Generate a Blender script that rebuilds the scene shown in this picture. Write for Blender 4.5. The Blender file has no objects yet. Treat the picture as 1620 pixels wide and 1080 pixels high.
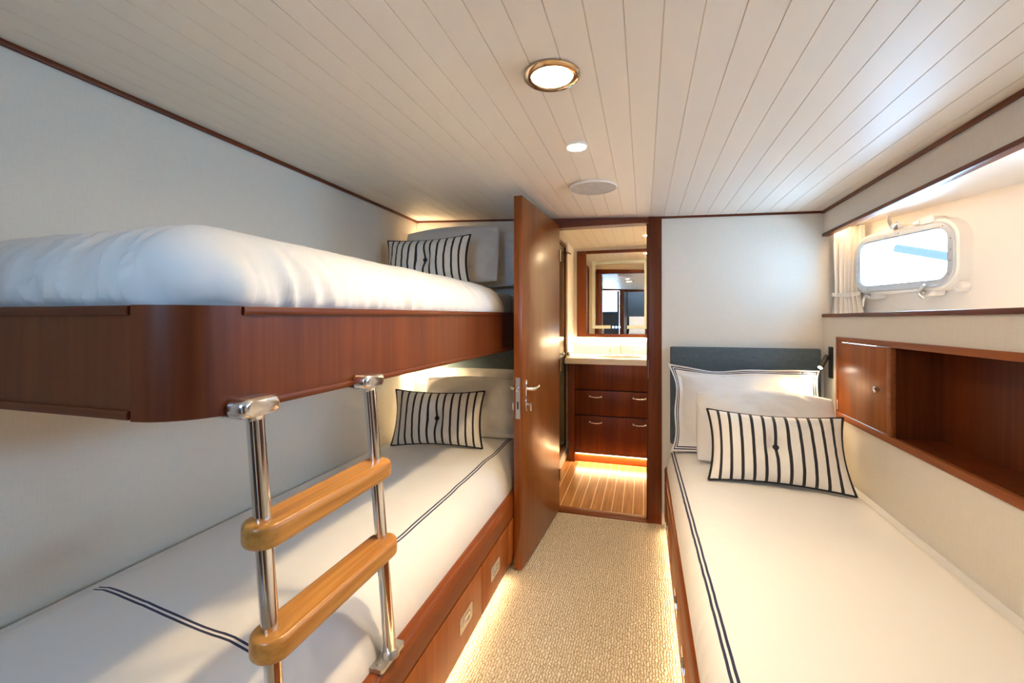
import bpy, bmesh, math, random
from mathutils import Vector, Matrix, noise
PI = math.pi
R = math.radians
scene = bpy.context.scene
COL = scene.collection
random.seed(4)

# ---------------------------------------------------------------- camera
F_PX = 700.0
cam_d = bpy.data.cameras.new('camera')
cam_d.sensor_width = 36.0
cam_d.lens = 36.0 * F_PX / 1620.0
cam_d.shift_y = -34.0 / 1620.0
cam_d.clip_start = 0.02
cam = bpy.data.objects.new('camera', cam_d)
COL.objects.link(cam)
cam.location = (0, 0, 1.31)
YAW = math.atan(208.0 / F_PX)
cam.rotation_euler = (PI / 2, 0, YAW)
scene.camera = cam

# ---------------------------------------------------------------- world, exposure
world = bpy.data.worlds.new('world')
scene.world = world
world.use_nodes = True
wn = world.node_tree
bg = wn.nodes['Background']
bg.inputs['Color'].default_value = (0.37, 0.65, 1.0, 1)
bg.inputs['Strength'].default_value = 9.2
vs = scene.view_settings
vs.view_transform = 'Standard'
vs.look = 'None'
vs.exposure = 2.25
vs.gamma = 1.0
vs.use_curve_mapping = False
scene.cycles.use_denoising = True
scene.cycles.max_bounces = 10
scene.cycles.diffuse_bounces = 6
scene.cycles.transparent_max_bounces = 12
scene.cycles.sample_clamp_indirect = 6.0
scene.cycles.caustics_reflective = False
scene.cycles.caustics_refractive = False
WARM = (1.0, 0.68, 0.36)
LAMP = (1.0, 0.75, 0.44)
E_DOWN = 52.0        # cabin downlights
E_SMALL = 60.0
E_BED = 13.0         # strips under the beds
E_VAL = 10.0         # strip behind the valance
E_BATH = 170.0
E_MIRROR = 55.0
E_KICK = 45.0

# hull line (the side of the boat runs at an angle to the cabin)
HF = Vector((-math.sin(YAW), math.cos(YAW), 0))
HR = Vector((math.cos(YAW), math.sin(YAW), 0))
def hull(k, z, r):
    v = HF * k + HR * r
    return Vector((v.x, v.y, z))

def portal(name, k, z, r, w, h):
    d = bpy.data.lights.new(name, 'AREA')
    d.shape = 'RECTANGLE'
    d.size = w
    d.size_y = h
    d.cycles.is_portal = True
    o = bpy.data.objects.new(name, d)
    COL.objects.link(o)
    o.location = hull(k, z, r)
    o.rotation_euler = (PI / 2, 0, YAW + PI / 2)      # emits towards the cabin
    return o
portal('porthole_daylight', 2.145, 1.60, 2.0, 0.56, 0.28)
portal('porthole_daylight', 0.95, 1.60, 2.0, 0.56, 0.28)
portal('porthole_daylight', -0.2, 1.60, 2.0, 0.56, 0.28)  # aft porthole added out of view, more daylight for the left wall
d = bpy.data.lights.new('door_daylight', 'AREA')
d.shape = 'RECTANGLE'; d.size = 0.62; d.size_y = 0.45; d.cycles.is_portal = True
o = bpy.data.objects.new('door_daylight', d); COL.objects.link(o)
o.location = (-0.86, -1.12, 1.74); o.rotation_euler = (PI / 2, 0, 0)

# ================================================================ materials
def new_mat(name):
    m = bpy.data.materials.new(name)
    m.use_nodes = True
    return m, m.node_tree.nodes, m.node_tree.links, m.node_tree.nodes['Principled BSDF']

def node(ns, t, **kw):
    n = ns.new(t)
    for k, v in kw.items():
        setattr(n, k, v)
    return n

def ramp(ns, stops):
    n = ns.new('ShaderNodeValToRGB')
    e = n.color_ramp.elements
    while len(e) > 1:
        e.remove(e[-1])
    e[0].position, e[0].color = stops[0][0], (*stops[0][1], 1)
    for p, c in stops[1:]:
        x = e.new(p)
        x.color = (*c, 1)
    return n

def simple(name, col, rough=0.5, metal=0.0, coat=0.0, emit=None, spec=None):
    m, ns, ls, b = new_mat(name)
    b.inputs['Base Color'].default_value = (*col, 1)
    b.inputs['Roughness'].default_value = rough
    b.inputs['Metallic'].default_value = metal
    b.inputs['Coat Weight'].default_value = coat
    if spec is not None:
        b.inputs['Specular IOR Level'].default_value = spec
    return m

def emitter(name, col, strength):
    m = bpy.data.materials.new(name)
    m.use_nodes = True
    ns, ls = m.node_tree.nodes, m.node_tree.links
    ns.remove(ns['Principled BSDF'])
    e = ns.new('ShaderNodeEmission')
    e.inputs['Color'].default_value = (*col, 1)
    e.inputs['Strength'].default_value = strength
    ls.new(e.outputs[0], ns['Material Output'].inputs['Surface'])
    return m

def wood(name, dark, light, axis='Z', rough=0.42, coat=0.08, fine=1.0):
    """varnished timber with the grain along an object axis"""
    m, ns, ls, b = new_mat(name)
    tc = node(ns, 'ShaderNodeTexCoord')
    mp = node(ns, 'ShaderNodeMapping')
    s = [55.0 * fine, 55.0 * fine, 55.0 * fine]
    s['XYZ'.index(axis)] = 2.2 * fine
    mp.inputs['Scale'].default_value = s
    ls.new(tc.outputs['Object'], mp.inputs['Vector'])
    n1 = node(ns, 'ShaderNodeTexNoise')
    n1.inputs['Scale'].default_value = 1.0
    n1.inputs['Detail'].default_value = 5
    n1.inputs['Distortion'].default_value = 0.4
    ls.new(mp.outputs[0], n1.inputs['Vector'])
    mp2 = node(ns, 'ShaderNodeMapping')
    s2 = [9.0 * fine, 9.0 * fine, 9.0 * fine]
    s2['XYZ'.index(axis)] = 0.8 * fine
    mp2.inputs['Scale'].default_value = s2
    ls.new(tc.outputs['Object'], mp2.inputs['Vector'])
    n2 = node(ns, 'ShaderNodeTexNoise')
    n2.inputs['Scale'].default_value = 1.0
    n2.inputs['Detail'].default_value = 3
    ls.new(mp2.outputs[0], n2.inputs['Vector'])
    mx = node(ns, 'ShaderNodeMath', operation='ADD')
    ml = node(ns, 'ShaderNodeMath', operation='MULTIPLY')
    ml.inputs[1].default_value = 0.5
    ls.new(n1.outputs[0], mx.inputs[0])
    ls.new(n2.outputs[0], mx.inputs[1])
    ls.new(mx.outputs[0], ml.inputs[0])
    r = ramp(ns, [(0.28, dark), (0.72, light)])
    ls.new(ml.outputs[0], r.inputs[0])
    ls.new(r.outputs[0], b.inputs['Base Color'])
    b.inputs['Roughness'].default_value = rough
    b.inputs['Coat Weight'].default_value = coat
    b.inputs['Coat Roughness'].default_value = 0.25
    b.inputs['Specular IOR Level'].default_value = 0.25
    bp = node(ns, 'ShaderNodeBump')
    bp.inputs['Strength'].default_value = 0.06
    bp.inputs['Distance'].default_value = 0.001
    ls.new(n1.outputs[0], bp.inputs['Height'])
    ls.new(bp.outputs[0], b.inputs['Normal'])
    return m

MD, ML = (0.075, 0.0135, 0.003), (0.185, 0.042, 0.0065)
MAH_Z = wood('mahogany_upright', MD, ML, 'Z')
MAH_Y = wood('mahogany_lengthwise', MD, ML, 'Y')
MAH_X = wood('mahogany_crosswise', MD, ML, 'X')
CAB_Z = wood('mahogany_satin_upright', (0.20, 0.046, 0.007), (0.42, 0.125, 0.02), 'Z', 0.4)
CAB_Y = wood('mahogany_satin_lengthwise', (0.20, 0.05, 0.013), (0.38, 0.115, 0.03), 'Y', 0.5, 0.05)
BASE_Z = wood('mahogany_bed_base_lit', (0.25, 0.060, 0.008), (0.42, 0.118, 0.016), 'Z', 0.42)  # lighter, oranger mahogany copy: warm strip glow put into the colour
BASE_Y = wood('mahogany_bed_rail_lit', (0.15, 0.032, 0.006), (0.27, 0.066, 0.011), 'Y', 0.36)  # rail copy, also lightened in colour for the warm glow on it
TEAK = wood('oiled_teak', (0.20, 0.062, 0.008), (0.72, 0.34, 0.078), 'Y', 0.28, 0.4, 1.3)

STEEL = simple('polished_steel', (0.72, 0.69, 0.65), 0.12, 1.0)
SATIN = simple('satin_steel', (0.62, 0.61, 0.60), 0.3, 1.0)
CHROME = simple('chrome', (0.86, 0.83, 0.79), 0.2, 1.0)
BRASSY = simple('warm_nickel', (0.66, 0.52, 0.36), 0.16, 1.0)
BLACK = simple('black_paint', (0.012, 0.011, 0.011), 0.45)
BRONZE = simple('bronze_paint', (0.10, 0.08, 0.055), 0.4, 0.4)
DARK = simple('dark_gap', (0.01, 0.006, 0.004), 0.7)
WHITE_PAINT = simple('white_gelcoat', (0.86, 0.82, 0.76), 0.5)
CREAM = simple('cream_board', (0.80, 0.74, 0.66), 0.4)
STONE = simple('white_stone', (0.86, 0.82, 0.75), 0.2)
CERAMIC = simple('white_ceramic', (0.80, 0.77, 0.71), 0.12)
TRIMGREY = simple('grey_seal', (0.30, 0.33, 0.36), 0.45)
NAVY_T = simple('slate_joinery', (0.03, 0.045, 0.06), 0.4)
MIRROR = simple('mirror_silver', (0.90, 0.90, 0.88), 0.0, 1.0)
FROST = simple('frosted_glass_band', (0.42, 0.44, 0.37), 0.5)
ICON = emitter('touch_icon_light', (0.25, 0.4, 1.0), 6.0)

def fabric(name, col, scale=350.0, bump=0.25, var=0.08, rough=0.9, sheen=0.0):
    """woven cloth wallcovering or upholstery"""
    m, ns, ls, b = new_mat(name)
    tc = node(ns, 'ShaderNodeTexCoord')
    outs = []
    for sc in ((scale, scale, scale * 0.06), (scale * 0.06, scale * 0.06, scale)):
        mp = node(ns, 'ShaderNodeMapping')
        mp.inputs['Scale'].default_value = sc
        ls.new(tc.outputs['Object'], mp.inputs['Vector'])
        n = node(ns, 'ShaderNodeTexNoise')
        n.inputs['Scale'].default_value = 1.0
        n.inputs['Detail'].default_value = 2
        ls.new(mp.outputs[0], n.inputs['Vector'])
        outs.append(n.outputs[0])
    a = node(ns, 'ShaderNodeMath', operation='ADD')
    ls.new(outs[0], a.inputs[0])
    ls.new(outs[1], a.inputs[1])
    h = node(ns, 'ShaderNodeMath', operation='MULTIPLY')
    h.inputs[1].default_value = 0.5
    ls.new(a.outputs[0], h.inputs[0])
    lo = tuple(c * (1 - var) for c in col)
    hi = tuple(min(1, c * (1 + var)) for c in col)
    r = ramp(ns, [(0.35, lo), (0.65, hi)])
    ls.new(h.outputs[0], r.inputs[0])
    ls.new(r.outputs[0], b.inputs['Base Color'])
    b.inputs['Roughness'].default_value = rough
    b.inputs['Sheen Weight'].default_value = sheen
    bp = node(ns, 'ShaderNodeBump')
    bp.inputs['Strength'].default_value = bump
    bp.inputs['Distance'].default_value = 0.001
    ls.new(h.outputs[0], bp.inputs['Height'])
    ls.new(bp.outputs[0], b.inputs['Normal'])
    return m

WALLCLOTH = fabric('linen_wallcovering', (0.74, 0.675, 0.58), 420, 0.15, 0.035)
WALLPALE = fabric('pale_wallcovering', (0.78, 0.715, 0.61), 300, 0.1, 0.03, 0.6)
SLATE = fabric('slate_upholstery', (0.085, 0.115, 0.13), 420, 0.4, 0.25)
CURTAIN = fabric('cream_curtain', (0.82, 0.77, 0.70), 500, 0.15, 0.05)

def cloth(name, col, navy=False, wrinkle=0.35, stripes=False):
    """cotton; the two sewn navy lines (or woven stripes) lie in cloth coordinates"""
    m, ns, ls, b = new_mat(name)
    tc = node(ns, 'ShaderNodeTexCoord')
    n1 = node(ns, 'ShaderNodeTexNoise')
    n1.inputs['Scale'].default_value = 14.0
    n1.inputs['Detail'].default_value = 4
    n1.inputs['Distortion'].default_value = 1.2
    ls.new(tc.outputs['Object'], n1.inputs['Vector'])
    n2 = node(ns, 'ShaderNodeTexNoise')
    n2.inputs['Scale'].default_value = 900.0
    ls.new(tc.outputs['Object'], n2.inputs['Vector'])
    b1 = node(ns, 'ShaderNodeBump')
    b1.inputs['Strength'].default_value = wrinkle
    b1.inputs['Distance'].default_value = 0.006
    ls.new(n1.outputs[0], b1.inputs['Height'])
    b2 = node(ns, 'ShaderNodeBump')
    b2.inputs['Strength'].default_value = 0.12
    b2.inputs['Distance'].default_value = 0.0006
    ls.new(n2.outputs[0], b2.inputs['Height'])
    ls.new(b1.outputs[0], b2.inputs['Normal'])
    ls.new(b2.outputs[0], b.inputs['Normal'])
    b.inputs['Base Color'].default_value = (*col, 1)
    b.inputs['Roughness'].default_value = 0.8
    b.inputs['Sheen Weight'].default_value = 0.15
    if navy or stripes:
        uv = node(ns, 'ShaderNodeUVMap')
        sp = node(ns, 'ShaderNodeSeparateXYZ')
        ls.new(uv.outputs[0], sp.inputs[0])
        if navy:
            mx = node(ns, 'ShaderNodeMath', operation='MAXIMUM')
            ls.new(sp.outputs[0], mx.inputs[0])
            ls.new(sp.outputs[1], mx.inputs[1])
            masks = []
            for c0 in (0.003, 0.0155):
                cm = node(ns, 'ShaderNodeMath', operation='COMPARE')
                cm.inputs[1].default_value = c0
                cm.inputs[2].default_value = 0.0033
                ls.new(mx.outputs[0], cm.inputs[0])
                masks.append(cm)
            ad = node(ns, 'ShaderNodeMath', operation='MAXIMUM')
            ls.new(masks[0].outputs[0], ad.inputs[0])
            ls.new(masks[1].outputs[0], ad.inputs[1])
            fac, c2 = ad, (0.008, 0.011, 0.055)
        else:
            fr = node(ns, 'ShaderNodeMath', operation='FRACT')
            ls.new(sp.outputs[0], fr.inputs[0])
            cm = node(ns, 'ShaderNodeMath', operation='COMPARE')
            cm.inputs[1].default_value = 0.5
            cm.inputs[2].default_value = 0.135
            ls.new(fr.outputs[0], cm.inputs[0])
            fac, c2 = cm, (0.016, 0.015, 0.018)
        mix = node(ns, 'ShaderNodeMix', data_type='RGBA')
        ls.new(fac.outputs[0], mix.inputs['Factor'])
        mix.inputs['A'].default_value = (*col, 1)
        mix.inputs['B'].default_value = (*c2, 1)
        ls.new(mix.outputs['Result'], b.inputs['Base Color'])
    return m

COT = (0.77, 0.755, 0.73)
COTTON = cloth('white_cotton', COT, wrinkle=0.45)
COTTON_NAVY = cloth('white_cotton_navy_lines', COT, navy=True, wrinkle=0.22)
TICKING = cloth('black_and_white_stripe', (0.80, 0.76, 0.70), stripes=True, wrinkle=0.12)
PIPING = simple('black_piping', (0.012, 0.011, 0.013), 0.8)

# cream looped carpet
CARPET, ns, ls, b = new_mat('looped_carpet')
tc = node(ns, 'ShaderNodeTexCoord')
sx = node(ns, 'ShaderNodeSeparateXYZ')
ls.new(tc.outputs['Object'], sx.inputs[0])
cx = node(ns, 'ShaderNodeCombineXYZ')          # loop rows run along the cabin
ls.new(sx.outputs[1], cx.inputs[0])
ls.new(sx.outputs[0], cx.inputs[1])
nz = node(ns, 'ShaderNodeTexNoise')
nz.inputs['Scale'].default_value = 60.0
nz.inputs['Detail'].default_value = 3
ls.new(tc.outputs['Object'], nz.inputs['Vector'])
va = node(ns, 'ShaderNodeVectorMath', operation='MULTIPLY_ADD')
va.inputs[1].default_value = (0.040, 0.021, 0.0)
ls.new(nz.outputs['Color'], va.inputs[0])
ls.new(cx.outputs[0], va.inputs[2])
br = node(ns, 'ShaderNodeTexBrick')
br.offset = 0.37
br.inputs['Scale'].default_value = 1.0
br.inputs['Brick Width'].default_value = 0.024
br.inputs['Row Height'].default_value = 0.0105
br.inputs['Mortar Size'].default_value = 0.0042
br.inputs['Mortar Smooth'].default_value = 1.0
ls.new(va.outputs[0], br.inputs['Vector'])
iv = node(ns, 'ShaderNodeMath', operation='SUBTRACT')
iv.inputs[0].default_value = 1.0
ls.new(br.outputs['Fac'], iv.inputs[1])
cr = ramp(ns, [(0.0, (0.46, 0.36, 0.22)), (0.45, (0.72, 0.61, 0.44)), (0.9, (0.87, 0.79, 0.64))])  # dark stops put the shade between loops into the colour
ls.new(iv.outputs[0], cr.inputs[0])
ls.new(cr.outputs[0], b.inputs['Base Color'])
b.inputs['Roughness'].default_value = 0.95
b.inputs['Specular IOR Level'].default_value = 0.1
bp = node(ns, 'ShaderNodeBump')
bp.inputs['Strength'].default_value = 0.9
bp.inputs['Distance'].default_value = 0.008
ls.new(iv.outputs[0], bp.inputs['Height'])
ls.new(bp.outputs[0], b.inputs['Normal'])

def planks(name, axis, pitch, offset, c_board, c_seam, w, rough, grain):
    """boards with seams, in object space"""
    m, ns, ls, b = new_mat(name)
    tc = node(ns, 'ShaderNodeTexCoord')
    sp = node(ns, 'ShaderNodeSeparateXYZ')
    ls.new(tc.outputs['Object'], sp.inputs[0])
    a = node(ns, 'ShaderNodeMath', operation='MULTIPLY_ADD')
    a.inputs[1].default_value = 1.0 / pitch
    a.inputs[2].default_value = 0.5 - offset / pitch
    ls.new(sp.outputs['XYZ'.index(axis)], a.inputs[0])
    fr = node(ns, 'ShaderNodeMath', operation='FRACT')
    ls.new(a.outputs[0], fr.inputs[0])
    cm = node(ns, 'ShaderNodeMath', operation='COMPARE')
    cm.inputs[1].default_value = 0.5
    cm.inputs[2].default_value = w / pitch / 2
    ls.new(fr.outputs[0], cm.inputs[0])
    mp = node(ns, 'ShaderNodeMapping')
    mp.inputs['Scale'].default_value = (60, 3, 60)
    ls.new(tc.outputs['Object'], mp.inputs['Vector'])
    n = node(ns, 'ShaderNodeTexNoise')
    n.inputs['Scale'].default_value = 1.0
    n.inputs['Detail'].default_value = 4
    ls.new(mp.outputs[0], n.inputs['Vector'])
    r = ramp(ns, [(0.3, tuple(c * (1 - grain) for c in c_board)), (0.7, tuple(min(1, c * (1 + grain)) for c in c_board))])
    ls.new(n.outputs[0], r.inputs[0])
    mix = node(ns, 'ShaderNodeMix', data_type='RGBA')
    ls.new(cm.outputs[0], mix.inputs['Factor'])
    ls.new(r.outputs[0], mix.inputs['A'])
    mix.inputs['B'].default_value = (*c_seam, 1)
    ls.new(mix.outputs['Result'], b.inputs['Base Color'])
    b.inputs['Roughness'].default_value = rough
    return m
TEAK_SOLE = planks('teak_and_holly_sole', 'X', 0.0705, 0.0, (0.42, 0.19, 0.06), (0.80, 0.62, 0.36), 0.007, 0.28, 0.3)

def glass(name, tint=(1, 1, 1), gloss=0.10):
    m = bpy.data.materials.new(name)
    m.use_nodes = True
    ns, ls = m.node_tree.nodes, m.node_tree.links
    ns.remove(ns['Principled BSDF'])
    t = ns.new('ShaderNodeBsdfTransparent')
    t.inputs['Color'].default_value = (*tint, 1)
    g = ns.new('ShaderNodeBsdfGlossy')
    g.inputs['Roughness'].default_value = 0.01
    lw = ns.new('ShaderNodeLayerWeight')
    lw.inputs['Blend'].default_value = 0.5
    pw = ns.new('ShaderNodeMath')
    pw.operation = 'POWER'
    pw.inputs[1].default_value = 4.0
    ls.new(lw.outputs['Facing'], pw.inputs[0])
    f = ns.new('ShaderNodeMath')
    f.operation = 'MULTIPLY_ADD'
    f.inputs[1].default_value = 0.8
    f.inputs[2].default_value = 0.03
    ls.new(pw.outputs[0], f.inputs[0])
    mx = ns.new('ShaderNodeMixShader')
    ls.new(f.outputs[0], mx.inputs[0])
    ls.new(t.outputs[0], mx.inputs[1])
    ls.new(g.outputs[0], mx.inputs[2])
    ls.new(mx.outputs[0], ns['Material Output'].inputs['Surface'])
    return m
GLASS = glass('clear_glass', (0.97, 0.99, 1.0))
SHOWER_GLASS = glass('shower_glass', (0.86, 0.90, 0.86))
PAINT_CEIL = simple('cream_ceiling_paint', (0.86, 0.79, 0.69), 0.45)
GROOVE = simple('ceiling_seam', (0.78, 0.70, 0.59), 0.6)
BATH_CEIL = planks('bathroom_ceiling_boards', 'X', 0.083, 0.0, (0.80, 0.74, 0.66), (0.55, 0.48, 0.4), 0.003, 0.4, 0.01)

# ================================================================ mesh helpers
class B:
    def __init__(s):
        s.bm = bmesh.new()
        s.uv = None
    def box(s, x0, x1, y0, y1, z0, z1, bev=0.0, seg=2):
        vs = [s.bm.verts.new(p) for p in ((x0, y0, z0), (x1, y0, z0), (x1, y1, z0), (x0, y1, z0),
                                          (x0, y0, z1), (x1, y0, z1), (x1, y1, z1), (x0, y1, z1))]
        fs = [s.bm.faces.new([vs[i] for i in q]) for q in
              ((3, 2, 1, 0), (4, 5, 6, 7), (0, 1, 5, 4), (1, 2, 6, 5), (2, 3, 7, 6), (3, 0, 4, 7))]
        if bev:
            es = list({e for f in fs for e in f.edges})
            bmesh.ops.bevel(s.bm, geom=es, offset=bev, segments=seg, affect='EDGES', profile=0.5)
        return s
    def rings(s, rings, closed=True, cap0=True, cap1=True):
        vr = [[s.bm.verts.new(p) for p in r] for r in rings]
        n = len(vr[0])
        for a, b_ in zip(vr[:-1], vr[1:]):
            for i in range(n if closed else n - 1):
                j = (i + 1) % n
                s.bm.faces.new((a[i], a[j], b_[j], b_[i]))
        if closed and cap0:
            s.bm.faces.new(list(reversed(vr[0])))
        if closed and cap1:
            s.bm.faces.new(vr[-1])
        return vr
    def tube(s, pts, r, n=12, closed=False):
        pts = [Vector(p) for p in pts]
        N = len(pts)
        rs = r if isinstance(r, (list, tuple)) else [r] * N
        rings = []
        up = None
        for i, p in enumerate(pts):
            a = pts[(i - 1) % N] if (closed or i > 0) else p
            c = pts[(i + 1) % N] if (closed or i < N - 1) else p
            t = (c - a).normalized()
            if up is None:
                up = Vector((0, 0, 1)) if abs(t.z) < 0.9 else Vector((1, 0, 0))
            u = (up - t * up.dot(t)).normalized()
            up = u
            w = t.cross(u)
            rings.append([p + (u * math.cos(2 * PI * k / n) + w * math.sin(2 * PI * k / n)) * rs[i] for k in range(n)])
        if closed:
            rings.append(rings[0])
            s.rings(rings, True, False, False)
            bmesh.ops.remove_doubles(s.bm, verts=s.bm.verts, dist=1e-6)
        else:
            s.rings(rings)
        return s
    def cyl(s, p0, p1, r0, r1=None, n=20):
        return s.tube([p0, p1], [r0, r1 if r1 is not None else r0], n)
    def lathe(s, prof, c, axis=(0, 0, 1), n=32):
        """prof: (radius, height along axis)"""
        ax = Vector(axis).normalized()
        u = ax.orthogonal().normalized()
        w = ax.cross(u)
        c = Vector(c)
        rings = [[c + ax * h + (u * math.cos(2 * PI * k / n) + w * math.sin(2 * PI * k / n)) * max(r, 1e-5) for k in range(n)]
                 for r, h in prof]
        s.rings(rings)
        return s
    def prism(s, poly, fn, a0, a1):
        """poly in 2D, fn(p, a) -> 3D point"""
        s.rings([[fn(p, a0) for p in poly], [fn(p, a1) for p in poly]])
        return s
    def normals(s):
        bmesh.ops.recalc_face_normals(s.bm, faces=s.bm.faces)
        return s

MAT = {}
def add_obj(name, me, parent=None):
    o = bpy.data.objects.new(name, me)
    COL.objects.link(o)
    if parent is not None:
        o.parent = parent
    return o

def part(name, b, mat, parent=None, smooth=True, world=True, angle=40, kind=None, label=None, recalc=True):
    """one mesh object; world coordinates unless world=False"""
    if recalc:
        b.normals()
    if parent is not None and world:
        bmesh.ops.transform(b.bm, matrix=MAT[parent.name].inverted(), verts=b.bm.verts)
    me = bpy.data.meshes.new(name)
    b.bm.to_mesh(me)
    b.bm.free()
    for m in (mat if isinstance(mat, (list, tuple)) else [mat]):
        me.materials.append(m)
    if smooth:
        me.polygons.foreach_set('use_smooth', [True] * len(me.polygons))
        me.set_sharp_from_angle(angle=R(angle))
    o = add_obj(name, me, parent)
    MAT[o.name] = MAT[parent.name] if parent is not None else Matrix.Identity(4)
    if kind:
        o['kind'] = kind
    if label:
        o['label'] = label
    return o

def thing(name, label, cat, loc, rot=(0, 0, 0), group=None):
    o = bpy.data.objects.new(name, None)
    o.empty_display_size = 0.1
    COL.objects.link(o)
    o.location = loc
    o.rotation_euler = rot
    o['label'] = label
    o['category'] = cat
    if group:
        o['group'] = group
    from mathutils import Euler
    MAT[o.name] = Matrix.Translation(loc) @ Euler(rot).to_matrix().to_4x4()
    return o

def tag(o, label, cat, group=None):
    o['label'] = label
    o['category'] = cat
    if group:
        o['group'] = group
    return o

def struct(name, b, mat, smooth=False, label=None, **kw):
    o = part(name, b, mat, None, smooth, kind='structure', **kw)
    return o

def struct_root(name, loc):
    o = bpy.data.objects.new(name, None)
    o.empty_display_size = 0.1
    COL.objects.link(o)
    o.location = loc
    o['kind'] = 'structure'
    MAT[o.name] = Matrix.Translation(loc)
    return o

def rrect(x0, x1, y0, y1, r, m=6, step=None):
    """rounded rectangle, counter-clockwise; points per straight side set by step of the full size"""
    pts = []
    r = max(r, 1e-4)
    cs = ((x1 - r, y0 + r, -PI / 2), (x1 - r, y1 - r, 0), (x0 + r, y1 - r, PI / 2), (x0 + r, y0 + r, PI))
    corners = [[(cx + r * math.cos(a0 + PI / 2 * i / m), cy + r * math.sin(a0 + PI / 2 * i / m)) for i in range(m + 1)] for cx, cy, a0 in cs]
    for i in range(4):
        pts += corners[i]
        if step:
            n = step[i]
            a, c = corners[i][-1], corners[(i + 1) % 4][0]
            for k in range(1, n):
                pts.append((a[0] + (c[0] - a[0]) * k / n, a[1] + (c[1] - a[1]) * k / n))
    return pts

# ================================================================ room
X_L, X_R, Y_E, Y_B = -1.64, 1.011, 3.0, -1.0

def ceil_z(x):
    pts = ((-1.70, 2.058), (-1.0, 2.026), (0.117, 1.972), (1.05, 1.945))
    for (a, za), (c, zc) in zip(pts[:-1], pts[1:]):
        if x <= c:
            return za + (zc - za) * (x - a) / (c - a)
    return pts[-1][1]

# floor and carpet
struct('floor', B().box(-1.7, 1.1, Y_B - 0.05, 3.07, -0.06, -0.012), CREAM)
b = B()
b.box(-0.745, 0.215, Y_B, 3.0, -0.012, 0.0)
tag(part('carpet', b, CARPET, None, False), 'cream looped carpet strip on the aisle floor between the beds', 'carpet')

# ceiling: V-jointed boards, one mesh
b = B()
pitch, g, dp = 0.083, 0.0015, 0.002
x = -0.041 - pitch * 20
prof = [(-1.70, ceil_z(-1.70))]
while x < 1.05:
    if x > -1.66:
        prof += [(x - g, ceil_z(x - g)), (x - g * 0.5, ceil_z(x) + dp), (x + g * 0.5, ceil_z(x) + dp), (x + g, ceil_z(x + g))]
    x += pitch
prof.append((1.05, ceil_z(1.05)))
vr = b.rings([[(px, yy, pz) for px, pz in prof] for yy in (Y_B - 0.05, Y_E + 0.02)], closed=False)
b.bm.faces.ensure_lookup_table()
b.rings([[(-1.70, yy, 2.10), (1.05, yy, 2.10)] for yy in (Y_B - 0.05, Y_E + 0.02)], closed=False)
for f in b.bm.faces:
    zs = [v.co.z - ceil_z(v.co.x) for v in f.verts]
    xs = [v.co.x for v in f.verts]
    if max(xs) - min(xs) < 0.004 and max(zs) > 0.0015:
        f.material_index = 1
struct('ceiling', b, [PAINT_CEIL, GROOVE], recalc=False)

# left wall, end wall, rear wall
struct('wall_left', B().box(X_L - 0.04, X_L, Y_B - 0.05, 3.06, -0.05, 2.08), WALLCLOTH)
b = B()
b.box(X_L - 0.04, -0.60, Y_E, 3.07, -0.05, 2.08)
b.box(-0.60, 0.105, Y_E + 0.005, 3.07, 1.985, 2.08)
b.box(0.105, 1.25, Y_E, 3.07, -0.05, 2.0)
struct('wall_end', b, WALLPALE)

# right wall below the ledge, with a hole for the built-in shelf unit
CY0, CY1, CZ0, CZ1 = 0.62, 2.812, 0.783, 1.219
b = B()
b.box(X_R, X_R + 0.02, Y_B, Y_E, -0.05, CZ0 + 0.01)
b.box(X_R, X_R + 0.02, Y_B, Y_E, CZ1 - 0.01, 1.326)
b.box(X_R, X_R + 0.02, Y_B, CY0 + 0.01, CZ0 + 0.01, CZ1 - 0.01)
b.box(X_R, X_R + 0.02, CY1 - 0.01, Y_E, CZ0 + 0.01, CZ1 - 0.01)
struct('wall_right', b, WALLPALE)
# valance over the ledge and its trims
struct('wall_valance', B().box(X_R, X_R + 0.02, Y_B, Y_E, 1.812, 1.952), WALLCLOTH)
struct('trim_1', B().box(X_R - 0.010, X_R + 0.026, Y_B, Y_E - 0.001, 1.797, 1.815, 0.003), MAH_Y, True)
# ledge (its inner edge is straight, the outer follows the hull)
b = B()
poly = [(X_R + 0.012, Y_B), (hull(-1.62, 0, 1.95).x, Y_B), (hull(2.61, 0, 1.95).x, 3.05), (X_R + 0.012, 3.05)]
b.prism(poly, lambda p, a: (p[0], p[1], a), 1.318, 1.340)
struct('window_sill', b, WHITE_PAINT)
struct('trim_2', B().box(X_R - 0.012, X_R + 0.014, Y_B, Y_E - 0.001, 1.326, 1.345, 0.004), MAH_Y, True)
b = B()
poly = [(X_R + 0.02, Y_B), (hull(-1.62, 0, 1.95).x, Y_B), (hull(2.61, 0, 1.95).x, 3.05), (X_R + 0.02, 3.05)]
b.prism(poly, lambda p, a: (p[0], p[1], a), 1.833, 1.86)
struct('ceiling_recess', b, WHITE_PAINT)

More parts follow.
